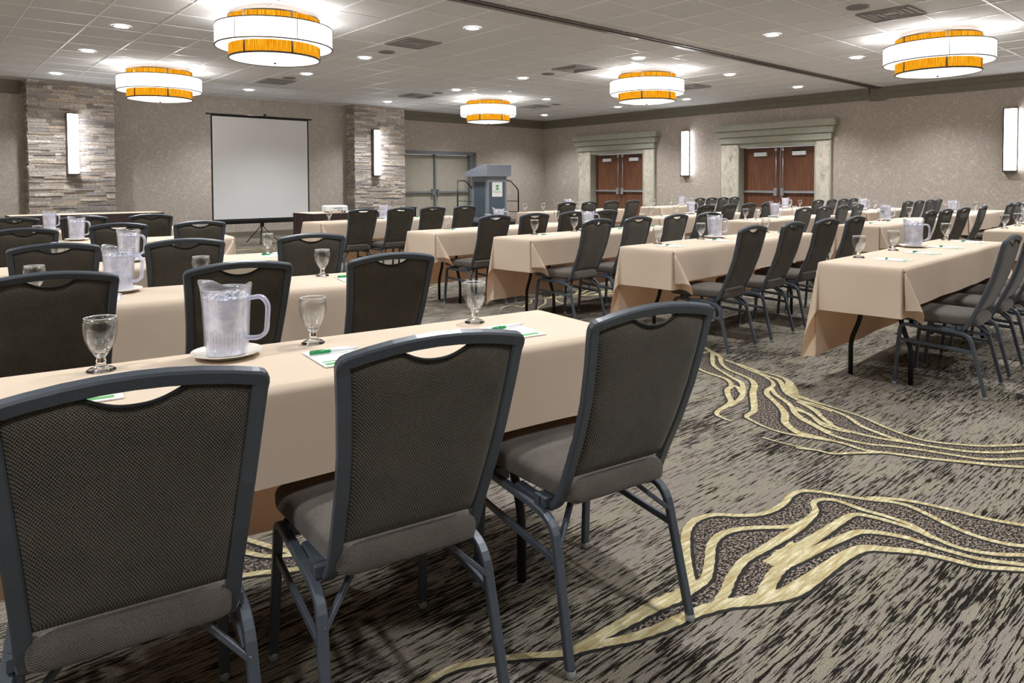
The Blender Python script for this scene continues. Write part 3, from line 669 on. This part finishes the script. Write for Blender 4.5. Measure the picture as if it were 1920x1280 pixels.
        m = MB(); m.sweep([(s*.2, .2, .372), (s*.2, .36, .376)], rrect(.024, .02, .003), (1, 0, 0), smooth=False); m.box(min(s*.16, s*.2), max(s*.16, s*.2), .15, .18, .368, .404).box(min(s*.16, s*.2), max(s*.16, s*.2), .37, .4, .368, .404); m.build('seat_rail', 'frame', t)
        m = MB(); m.sweep([(s*.2058, .455, .285), (s*.2045, .068, .262)], rrect(.012, .02, .002), (1, 0, 0), smooth=False); m.build('stretcher', 'frame', t)
        m = MB(); m.sweep([(s*.2, .066, .3), (s*.11, .13, .383)], rrect(.016, .012, .002), (0, 1, 0), smooth=False); m.build('brace', 'frame', t)
    for yb in (.13, .38): m = MB(); m.box(-.2, .2, yb, yb+.025, .38, .404); m.build('cross_bar', 'frame', t)
    return t
def chair(x, y, a, label, grp='charcoal banquet chairs at the tables'):
    place('chair', chair_maker, (x, y, 0), a, label, grp)

# ------------------------------------------------------------------ folding table (origin at floor, left end, far edge; +x along, -y towards the seats)
TW, TL, TH = .46, 2.44, .757
def table_maker(label, group):
    t = thing('folding_table', label, 'table', group=group)
    m = MB(); m.box(.004, TL-.004, -TW+.004, -.004, TH-.025, TH-.004, bev=.004); m.build('tabletop', 'ply', t)
    for e in (.36, TL-.36):
        for s in (-1, 1):
            y = -TW/2
            m = MB(); m.sweep(bezier_corner([(e, y+s*.118, TH-.03), (e, y+s*.118, .38), (e, y+s*.178, .22), (e, y+s*.178, 0)], .05), circ(.0145), (1, 0, 0)); m.build('leg', 'tableleg', t)
        m = MB(); m.sweep([(e, -TW/2-.118, .43), (e, -TW/2+.118, .43)], circ(.011), (1, 0, 0)).box(e-.012, e+.012, -TW/2-.15, -TW/2+.15, TH-.05, TH-.026); m.build('crossbar', 'tableleg', t)
    return t
def cloth_mesh(seed, de=.30, dn=.25, df=.58, corner=True):
    rnd = random.Random(seed); ph = [rnd.uniform(0, 6.28) for _ in range(8)]
    z0 = TH+.0025; r = .008; m = MB()
    def axis(a0, a1, ra, rb):
        A = []
        n = max(2, int(ra/.03)); A += [a0-ra*(1-k/n) for k in range(n)]
        A += [a0-.006, a0, a0+.006]
        n = int((a1-a0)/.06); A += [a0+.012+(a1-a0-.024)*k/n for k in range(n+1)]
        A += [a1-.006, a1, a1+.006]; n = max(2, int(rb/.03)); A += [a1+rb*(k+1)/n for k in range(n)]
        return sorted(set(round(x, 5) for x in A))
    PX = axis(0, TL, de, de); QY = axis(-TW, 0, dn, df)
    fol = {(-1, -1): (.5, .12, Vector((.9, -.35, 0)).normalized()), (-1, 1): (.15, .13, Vector((-.5, .6, 0)).normalized()),
           (1, -1): (.6, .1, Vector((-.85, -.4, 0)).normalized()), (1, 1): (.15, .13, Vector((.5, .6, 0)).normalized())}
    def pos(p, q):
        a = -p if p < 0 else (p-TL if p > TL else 0.); b = (-TW-q) if q < -TW else (q if q > 0 else 0.)
        sx = -1 if p < 0 else (1 if p > TL else 0); sy = -1 if q < -TW else (1 if q > 0 else 0)
        if a and b:
            R = math.hypot(a, b); w = math.atan2(b, a)/(PI/2); A, B, U = fol[(sx, sy)]
            N = Vector((-U.y, U.x, 0))
            ex = Vector((sx, 0, 0)); ey = Vector((0, sy, 0))
            if N.dot(ex-ey) < 0: N = -N           # w=0 side (end face) gets +N
            dx = R*A*math.sin(PI*w)**.9; dn_ = R*B*math.sin(2*PI*w)
            z = math.sqrt(max(1e-6, R*R-dx*dx*.8-dn_*dn_))
            off = .012
            c = Vector((0 if sx < 0 else TL, -TW if sy < 0 else 0, 0))+ex*(off*(1-w)+.003)+ey*(off*w+.003)
            v = c+U*dx+N*dn_
            return (v.x, v.y, max(.012, z0-r*.3-z+.004))
        if a or b:
            d = a or b; s = (q if a else p)
            wob = (.006*math.sin(s*5+ph[0])+.005*math.sin(s*11+ph[1]))*min(1, d/.25)
            edge = 0.
            out = (.012 if d > .008 else .004)+wob*.8+.03*d*(1 if b and sy > 0 else .5)
            z = z0-d+.004
            if a: return (p+a if p < 0 else TL)+ (-out if sx < 0 else out), q, z
            return p, (-TW if sy < 0 else 0)+(-out if sy < 0 else out), z
        e = min(p, TL-p, -q, q+TW); zz = z0-(.003 if e < .004 else 0)
        zz += .0006*math.sin(p*9+ph[2])*math.sin(q*14+ph[3])
        return p, q, zz
    def pos3(p, q):
        v = pos(p, q)
        return (v[0] if not (p < 0 and -TW <= q <= 0) else v[0], v[1], v[2])
    nx, ny = len(PX), len(QY); vs = [pos3(p, q) for q in QY for p in PX]; fs = []
    for j in range(ny-1):
        for i in range(nx-1): fs.append([j*nx+i, j*nx+i+1, (j+1)*nx+i+1, (j+1)*nx+i])
    m.add(vs, fs, 0, True); return m

def goblet_maker(label, group):
    t = thing('water_goblet', label, 'glass', group=group)
    m = MB(); m.lathe([(.012, .043), (.02, .05), (.029, .062), (.0375, .085), (.041, .108), (.0405, .128), (.038, .1405), (.0365, .1405), (.0388, .127), (.0392, .108), (.0357, .086), (.027, .064), (.016, .054), (.001, .051)], 28); m.build('bowl', 'glass', t)
    m = MB(); m.lathe([(.001, 0), (.035, 0), (.0355, .003), (.028, .008), (.014, .014), (.011, .021), (.013, .026), (.0105, .031), (.012, .038), (.019, .046), (.021, .05), (.001, .0495)], 20, smooth=True); m.build('stem_and_foot', 'solidglass', t)
    m = MB(); m.lathe([(.038, .1405), (.0386, .1413), (.0372, .1418), (.0365, .1405)], 28); m.build('rim', 'pen', t)
    return t
def pitcher_maker(label, group):
    t = thing('water_pitcher', label, 'pitcher', group=group)
    n = 48; prof = [(.052, .0), (.057, .006), (.059, .02), (.061, .08), (.064, .14), (.067, .178), (.069, .19)]
    m = MB(); vs = []; fs = []
    def ztop(a): return .192+.012*max(0, math.cos(a-PI))**2*0+.011*math.cos(2*a+.5)+.004*math.cos(5*a)+(.014*math.exp(-((a-PI)/.35)**2))
    L = len(prof)
    for side in (0, 1):
        for r, z in prof+[(.07, None)]:
            for i in range(n):
                a = 2*PI*i/n; rr = r-(.003 if side else 0)+.0009*math.cos(a*24)*(1 if z is not None and z < .17 else 0)
                if z is None: rr += .008*math.exp(-((a-PI)/.3)**2)
                vs.append((rr*math.cos(a), rr*math.sin(a), (z if z is not None else ztop(a)) + (.004 if side and z is not None and z < .01 else 0)))
    for side in (0, 1):
        o = side*(L+1)*n
        for k in range(L):
            for i in range(n):
                j = (i+1) % n; q = [o+k*n+i, o+k*n+j, o+(k+1)*n+j, o+(k+1)*n+i]; fs.append(q if not side else q[::-1])
        fs.append([o+i for i in range(n)][::-1] if not side else [o+i for i in range(n)])
    for i in range(n):
        j = (i+1) % n; fs.append([L*n+i, L*n+j, (2*L+1)*n+j, (2*L+1)*n+i])
    m.add(vs, fs, 0, True); m.build('jug_body', 'pitcher', t)
    m = MB(); m.sweep(bezier_corner([(.06, 0, .158), (.1, 0, .165), (.118, 0, .14), (.112, 0, .06), (.09, 0, .045), (.06, 0, .045)], .022), rrect(.012, .018, .004), (0, 0, 1)); m.build('handle', 'handle', t)
    m = MB(); rnd = random.Random(3); rows = [(.0535, .004), (.0545, .02), (.057, .08), (.06, .14), (.0615, .163)]; vs = []; fs = []
    for r, z in rows:
        for i in range(n): a = 2*PI*i/n; vs.append((r*math.cos(a), r*math.sin(a), z+(rnd.uniform(-.003, .004) if z > .15 else 0)))
    for f in (.8, .55, .3):
        for i in range(n): a = 2*PI*i/n; vs.append((.0615*f*math.cos(a), .0615*f*math.sin(a), .165+rnd.uniform(-.008, .012)))
    for k in range(7):
        for i in range(n): j = (i+1) % n; fs.append([k*n+i, k*n+j, (k+1)*n+j, (k+1)*n+i])
    fs.append([7*n+i for i in range(n)]); fs.append([i for i in range(n)][::-1])
    m.add(vs, fs, 0, False)
    for _ in range(9):
        a = rnd.uniform(0, 6.28); rr = rnd.uniform(0, .043); x, y, z = rr*math.cos(a), rr*math.sin(a), rnd.uniform(.158, .17); s = rnd.uniform(.007, .011)
        m.box(x-s, x+s, y-s, y+s, z-s, z+s, bev=.003)
    m.build('ice_water', 'ice', t)
    return t
def plate_maker(label, group):
    m = MB(); m.lathe([(.001, .004), (.055, .004), (.062, .006), (.093, .0135), (.0965, .016), (.0955, .0175), (.09, .0155), (.062, .009), (.055, .0065), (.001, .0065)], 40)
    m.lathe([(.001, .0), (.056, 0), (.06, .004), (.001, .004)], 40)
    return tag(m.build('saucer_plate', 'china'), label, 'plate', group)
def pad_maker(label, group):
    t = thing('notepad', label, 'notepad', group=group)
    m = MB(); m.box(-.068, .068, -.1, .1, 0, .003); m.build('paper_sheets', 'paper', t)
    m = MB(); m.box(-.06, .05, -.088, -.066, .0031, .0034).box(-.06, -.02, -.054, -.044, .0031, .0034).box(.02, .04, .065, .085, .0031, .0034); m.build('printed_footer', 'printgreen', t)
    return t
def pen_maker(label, group):
    t = thing('ballpoint_pen', label, 'pen', group=group)
    m = MB(); m.sweep([(-.012, 0, .0068), (.066, 0, .0068)], circ(.0044, 10), (0, 0, 1)); m.sweep([(.066, 0, .0068), (.074, 0, .0068)], circ(.0022, 8), (0, 0, 1)); m.build('barrel', 'pen', t)
    m = MB(); m.sweep([(-.07, 0, .0068), (-.012, 0, .0068)], circ(.0054, 10), (0, 0, 1)).box(-.068, -.03, -.0015, .0015, .011, .0135); m.build('cap', 'green', t)
    return t

GG = 'empty water goblets on the tables'; GP = 'iced water pitchers on the tables'; GN = 'notepads on the tables'; GB = 'green capped pens on the notepads'
def frame_pt(ox, oy, a, x, y): return (ox+x*math.cos(a)-y*math.sin(a), oy+x*math.sin(a)+y*math.cos(a))
def station(key, s0, tfar, a, where, chairs=None, goblets=(.35, .98, 2.28), pitch=1.48, pads=(.36, .96, 1.55, 2.14), dn=.25, df=.6, tj=0., jit=1.):
    """One clothed table with what stands on it. where: phrase that finds the table."""
    ca, sa = math.cos(a), math.sin(a); ox, oy = s0*ca-tfar*sa, s0*sa+tfar*ca
    place('table', table_maker, (ox, oy, 0), a, 'folding table hidden under the beige cloth of the %s' % where, 'folding tables under cloths')
    o = cloth_mesh(key, dn=dn, df=df).build('tablecloth', 'cloth'); o.location = (ox, oy, 0); o.rotation_euler = (0, 0, a)
    tag(o, 'beige cloth draped over the %s' % where, 'tablecloth', 'beige tablecloths')
    top = TH+.0035
    rnd = random.Random(hash(key) % 1000 if isinstance(key, int) else sum(map(ord, key)))
    nm = ['leftmost', 'second', 'third', 'rightmost']
    if len(goblets) == 3: gn = ['leftmost', 'middle', 'rightmost']
    elif len(goblets) == 2: gn = ['left', 'right']
    else: gn = ['leftmost', 'second', 'third', 'rightmost']
    for k, gx in enumerate(goblets):
        x, y = frame_pt(ox, oy, a, gx, -.085+rnd.uniform(-.01, .01)); place('goblet', goblet_maker, (x, y, top), rnd.uniform(0, 6), '%s empty goblet on the %s' % (gn[k], where), GG)
    if pitch is not None:
        x, y = frame_pt(ox, oy, a, pitch, -.098)
        place('plate', plate_maker, (x, y, top), 0, 'china saucer under the pitcher on the %s' % where, 'saucers under the pitchers')
        place('pitcher', pitcher_maker, (x, y, top+.0067), YAW-PI/2+rnd.uniform(-.2, .2), 'iced water pitcher on the %s' % where, GP)
    pn = nm if len(pads) == 4 else (['left', 'middle', 'right'] if len(pads) == 3 else (['left', 'right'] if len(pads) == 2 else ['only visible']))
    for k, px in enumerate(pads):
        x, y = frame_pt(ox, oy, a, px, -.285); aa = a+rnd.uniform(-.12, .12)*jit
        place('pad', pad_maker, (x, y, top), aa, '%s white notepad on the %s' % (pn[k], where), GN)
        place('pen', pen_maker, (x+.01, y+.035, top+.0036), aa+.05+rnd.uniform(-.2, .2), '%s green capped pen lying on a notepad, %s' % (pn[k], where), GB)
    if chairs:
        for k, (cx, ja, w) in enumerate(chairs):
            x, y = frame_pt(ox, oy, a, cx, -TW-.345+tj); chair(x, y, a+ja, '%s charcoal banquet chair at the %s' % (w, where))
def four(xs, rnd=random.Random(5)): return [(x, rnd.uniform(-.05, .05), w) for x, w in zip(xs, ['leftmost', 'second', 'third', 'rightmost'])]
B1, B2, B3 = 'aisle block', 'middle block', 'far right block'
station('A', 4.37, 1.80, AR, 'nearest table of the %s' % B1, four((.53, 1.13, 1.73, 2.3)), (.385, 1.06, 2.32), 1.43, (.39, .98, 1.57, 2.2))
station('B', 4.385, 3.34, AR, 'second row table, %s' % B1, four((.4, 1.06, 1.72, 2.36)), (.35, 1.0, 2.2), 1.22, (.26, .98, 1.6, 2.2))
station('C', 4.38, 4.80, AR, 'third row table, %s' % B1, four((.42, 1.02, 1.66, 2.28)), (.43, 1.03, 2.2), 1.22, (.42, 1.0, 1.6, 2.2))
station('D', 4.30, 6.06, AR, 'fourth row table, %s' % B1, four((.43, 1.0, 1.6, 2.2)), (.45, 1.05, 2.2), 1.2, (.42, 1.0, 1.6))
station('E', 4.43, 8.62, AR, 'front row table, %s' % B1, four((.37, .95, 1.48, 2.05)), (.33, .9, 2.2), 1.18, (.55, 1.1, 1.7))
station('A2', 8.40, 1.80, AR, 'nearest table of the %s' % B2, four((.4, 1., 1.6, 2.2)), (.42, .95), 1.45, (.4, 1.0))
station('G', 8.36, 3.26, AR, 'second row table, %s' % B2, four((.35, .93, 1.68, 2.6)), (.5, 1.15, 2.3), 1.3, (.4, 1.0, 1.6))
station('H', 8.33, 4.69, AR, 'third row table, %s' % B2, four((.42, 1.05, 1.66, 2.2)), (.4, .8, 1.9), 1.24, (.4, 1.0))
station('D2', 8.33, 6.15, AR, 'fourth row table, %s' % B2, four((.55, 1.2, 1.8, 2.4)), (.35, .98, 2.1), 1.4, (.4, 1.0))
station('E2', 8.50, 8.72, AR, 'front row table, %s' % B2, four((.3, .88, 1.5, 2.12)), (.1, .55, .98, 1.5), 1.2, (.4,))
station('A3', 12.3, 1.80, AR, 'nearest table of the %s' % B3, None, (.4, 1.0), 1.4, ())
station('G3', 12.0, 3.26, AR, 'second row table, %s' % B3, four((.5, 1., 1.6, 2.2)), (.3, 2.1), .65, (1.2, 1.7), tj=.0)
station('H3', 12.2, 4.75, AR, 'third row table, %s' % B3, four((.7, 1.3, 1.9, 2.4)), (.5, 1.5), .9, ())
station('D3', 12.1, 6.2, AR, 'fourth row table, %s' % B3, four((.7, 1.3, 1.85, 2.35)), (.5, 1.3, 1.75), 1.05, ())
station('E3', 12.15, 8.75, AR, 'front row table, %s' % B3, four((.85, 1.33, 1.81, 2.29)), (.35, 1.0, 1.8), 1.38, ())
LB = 'left block'
station('L1', 1.575-TL, 2.20, AL, 'nearest table of the %s' % LB, None, (.97, 1.533, 2.107), 1.279, (.93, 1.535, 2.13), jit=.4)
station('L2', 1.52-TL, 3.755, AL, 'second row table, %s' % LB, None, (.86, 1.53, 2.13), 1.18, (1.1, 2.22))
station('L3', 1.58-TL, 5.19, AL, 'third row table, %s' % LB, None, (.9, 2.15), 1.28, (2.13,))
station('L4', 1.45-TL, 7.44, AL, 'fourth row table, %s' % LB, None, (.9,), 1.19, ())
station('L5', 1.25-TL, 9.32, AL, 'front row table, %s' % LB, None, (.9,), 1.19, ())
for i, (x, y, a, lab) in enumerate((
    (.832, 1.193, -.163, 'large charcoal banquet chair in the foreground, middle of the three nearest'), (1.446, 1.103, -.150, 'large charcoal banquet chair in the foreground, right end of the nearest table'),
    (.285, 1.275, -.17, 'largest charcoal banquet chair at the lower left, cut by the photo edge'),
    (1.03, 2.85, -.075, 'charcoal chair behind the nearest pitcher, at the left block second table'), (1.66, 2.72, -.10, 'charcoal chair at the right end of the left block second table'), (.40, 2.965, -.12, 'charcoal chair at the left edge, at the left block second table'),
    (.62, 4.44, -.10, 'charcoal chair left of the stacked looking pitchers, left block third row'), (1.24, 4.29, -.16, 'middle charcoal chair at the left block third row table'), (1.96, 4.17, -.2, 'charcoal chair at the right end of the left block third row table'),
    (1.36, 6.50, -.2, 'charcoal chair with a pitcher before it, left block fourth row'), (1.96, 6.36, -.08, 'rightmost charcoal chair at the left block fourth row table'), (.68, 6.20, -.13, 'charcoal chair at the left edge in the left block fourth row'),
    (1.43, 8.35, -.16, 'charcoal chair behind the small pitcher, left block front row'), (2.05, 8.3, -.18, 'rightmost charcoal chair at the left block front row table'), (.84, 8.42, -.15, 'charcoal chair at the left edge in the left block front row'))):
    fx, fy = -math.sin(a), math.cos(a)
    chair(x+.074*fx, y+.074*fy, a, lab)

# ------------------------------------------------------------------ projection screen on a tripod
SY = 14.75
xa, zt = atY(394.5, 215, SY); xb, zt2 = atY(578, 224, SY); _, zb = atY(396, 414, SY); zt = (zt+zt2)/2
ps = thing('projection_screen', 'white pull up projection screen on a black tripod before the wall', 'projection screen', ((xa+xb)/2, SY, 0))
w = (xb-xa)/2
m = MB(); m.box(-w+.03, w-.03, 0, .004, zb+.02, zt-.03); m.build('screen_surface', 'screen', ps)
m = MB(); m.box(-w, -w+.03, -.001, .005, zb, zt).box(w-.03, w, -.001, .005, zb, zt).box(-w, w, -.001, .005, zb, zb+.02).box(-w, w, -.001, .005, zt-.03, zt); m.build('black_border', 'screenback', ps)
m = MB(); m.sweep([(-w-.09, .0, zt+.01), (w+.07, .0, zt+.01)], circ(.018), (0, 1, 0)).box(.06, .1, 0, .05, zt, zt+.07); m.build('top_rod', 'dark', ps)
m = MB(); m.box(-w-.03, w+.03, -.03, .05, zb-.085, zb+.0, bev=.02); m.build('roller_case', 'dark', ps)
m = MB(); m.sweep([(0, .08, .06), (0, .08, zt+.05)], circ(.014), (1, 0, 0)).box(-.03, .03, .03, .1, zb-.16, zb-.05); m.build('pole', 'dark', ps)
for k in range(3):
    a = -PI/2+2*PI/3*k-.45; ca, sa = math.cos(a), math.sin(a)
    m = MB(); m.sweep([(0, .08, zb-.13), (ca*.38, .08+sa*.38, .01)], rrect(.012, .03), (0, 0, 1), smooth=False); m.sweep([(0, .08, .14), (ca*.25, .08+sa*.25, .11)], circ(.005, 6), (0, 0, 1)); m.build('leg', 'dark', ps)

# ------------------------------------------------------------------ dark skirted tables, projector, stand
def skirted(x0, x1, y0, y1, lab, z=.757):
    t = thing('skirted_table', lab, 'table', ((x0+x1)/2, (y0+y1)/2, 0)); a, b = (x1-x0)/2, (y1-y0)/2
    m = MB(); m.box(-a, a, -b, b, z-.02, z, bev=.004); m.build('tabletop', 'cloth', t)
    P = []; per = [(-a, -b), (a, -b), (a, b), (-a, b), (-a, -b)]; n = 0
    for (p, q), (r, s) in zip(per, per[1:]):
        L = math.hypot(r-p, s-q); k = int(L/.02); nx, ny = (s-q)/L, -(r-p)/L
        for i in range(k): f = i/k; o = .006+.007*(n % 4 in (1, 2)); n += 1; P.append((p+(r-p)*f+nx*o, q+(s-q)*f+ny*o))
    m = MB(); N = len(P); vs = [(x, y, z-.004) for x, y in P]+[(x*1.0, y*1.0, .015) for x, y in P]
    m.add(vs, [[i, N+i, N+(i+1) % N, (i+1) % N] for i in range(N)]); m.build('pleated_skirt', 'skirt', t)
    return t
skirted(1.35, 3.65, 13.95, 14.6, 'dark skirted head table before the left stone column')
skirted(5.28, 7.2, 11.2, 11.95, 'dark skirted table holding the projector beside the screen')
px, py = atZ(631, 398.5, .757)
pj = thing('projector', 'white projector on the dark skirted table', 'projector', (px+.03, py+.12, .757), -.25)
m = MB(); m.box(-.2, .2, -.15, .15, .02, .125, bev=.018); m.build('case', 'whiteplastic', pj)
m = MB()
for k in range(9): m.box(-.05+.017*k, -.04+.017*k, -.152, -.149, .07, .085)
m.box(.02, .05, -.152, -.149, .035, .05).box(.08, .1, -.152, -.149, .035, .05); m.build('port_panel', 'dark', pj)
m = MB(); m.sweep([(.11, .14, .075), (.11, .175, .075)], circ(.035, 20), (0, 0, 1)); m.build('lens', 'dark', pj)
m = MB()
for sx in (-.15, .15): m.box(sx-.015, sx+.015, -.12, -.09, .0, .022); m.box(sx-.015, sx+.015, .09, .12, 0, .022)
m.build('foot', 'dark', pj)
ex, ey = 7.65, 11.9
bs = thing('equipment_stand', 'small black equipment stand before the fire doors', 'stand', (ex, ey, 0), .0)
m = MB(); m.box(-.13, .13, -.12, .12, .77, .8, bev=.006); m.build('shelf', 'dark', bs)
m = MB(); m.box(.09, .12, -.1, .1, .04, .77).box(-.12, -.09, -.1, .1, .04, .77); m.build('side_panel', 'dark', bs)
m = MB(); m.box(-.13, .13, -.12, .12, .0, .04); m.build('base', 'dark', bs)

# ------------------------------------------------------------------ lectern on a low black riser with handrails
LX, LY, RZ = 10.2, 12.45, .40
rs = MB(); rs.box(LX-.52, LX+.75, LY-.5, LY+.95, 0, RZ, bev=.01); tag(rs.build('stage_riser', 'black'), 'low black stage riser under the grey lectern', 'riser')
lt = thing('lectern', 'grey lectern with slanted top and white sign card', 'lectern', (LX, LY, RZ))
hx, hy, hb = .29, .27, 1.02
m = MB(); m.box(-hx, hx, -hy, hy, .0, hb).box(-hx-.03, hx+.03, -hy-.03, hy+.03, 0, .06); m.build('body', 'lectern', lt)
m = MB(); m.box(-hx+.06, hx-.06, -hy-.006, -hy+.01, .1, hb-.12); m.build('front_panel', 'lectern_dark', lt)
m = MB(); m.box(-hx-.006, -hx+.01, -hy+.07, hy-.07, .1, hb-.12); m.build('side_panel', 'lectern_dark', lt)
m = MB(); a, b = hx+.07, hy+.08
pr = [(-b, hb), (-b, hb+.26), (-b+.16, hb+.27), (b+.12, hb+.1), (b+.12, hb)]
vs = [(-a, y, z) for y, z in pr]+[(a, y, z) for y, z in pr]; n = len(pr)
m.add(vs, [list(range(n)), list(range(n, 2*n))[::-1]]+[[i, n+i, n+(i+1) % n, (i+1) % n] for i in range(n)]); m.build('slanted_top', 'lectern', lt)
# sign card with its green mark and lettering
m = MB(); m.box(-.15, .15, -hy-.012, -hy-.007, .56, .89); cd = m.build('sign_card', 'paper', lt)
m = MB(); m.box(-.046, .046, -hy-.0145, -hy-.0122, .715, .825, bev=.001); m.build('sign_emblem', 'green', cd)
def text(body, size, loc, mat, parent, name):
    cu = bpy.data.curves.new(name, 'FONT'); cu.body = body; cu.size = size; cu.align_x = 'CENTER'; cu.extrude = .0004
    o = bpy.data.objects.new(name, cu); C.objects.link(o); bpy.context.view_layer.update()
    me = bpy.data.meshes.new_from_object(o.evaluated_get(bpy.context.evaluated_depsgraph_get())); bpy.data.objects.remove(o)
    me.materials.clear(); me.materials.append(MT[mat]); o = bpy.data.objects.new(name, me); C.objects.link(o)
    o.parent = parent; o.location = loc; o.rotation_euler = (PI/2, 0, 0); return o
text('H', .12, (0, -hy-.0152, .728), 'paper', cd, 'emblem_letter'); text('Holiday Inn', .05, (0, -hy-.0128, .655), 'green', cd, 'sign_lettering')
def handrail(x, lab, dy=0.):
    t = thing('handrail', lab, 'handrail', (x, LY+dy, RZ))
    m = MB(); m.sweep(bezier_corner([(0, -.3, .0), (0, -.3, .72), (0, -.02, .93), (0, .3, .93)], .08), circ(.016), (1, 0, 0)); m.build('rail', 'dark', t)
    m = MB()
    for z in (.2, .45): m.sweep([(0, -.3, z), (0, .3, z)], circ(.009), (1, 0, 0))
    m.sweep([(0, .3, 0), (0, .3, .93)], circ(.016), (1, 0, 0)); m.build('lower_bars', 'dark', t)
handrail(LX+.62, 'black bent tube handrail right of the lectern'); handrail(LX-.24, 'black bent tube handrail left of the lectern', .6)
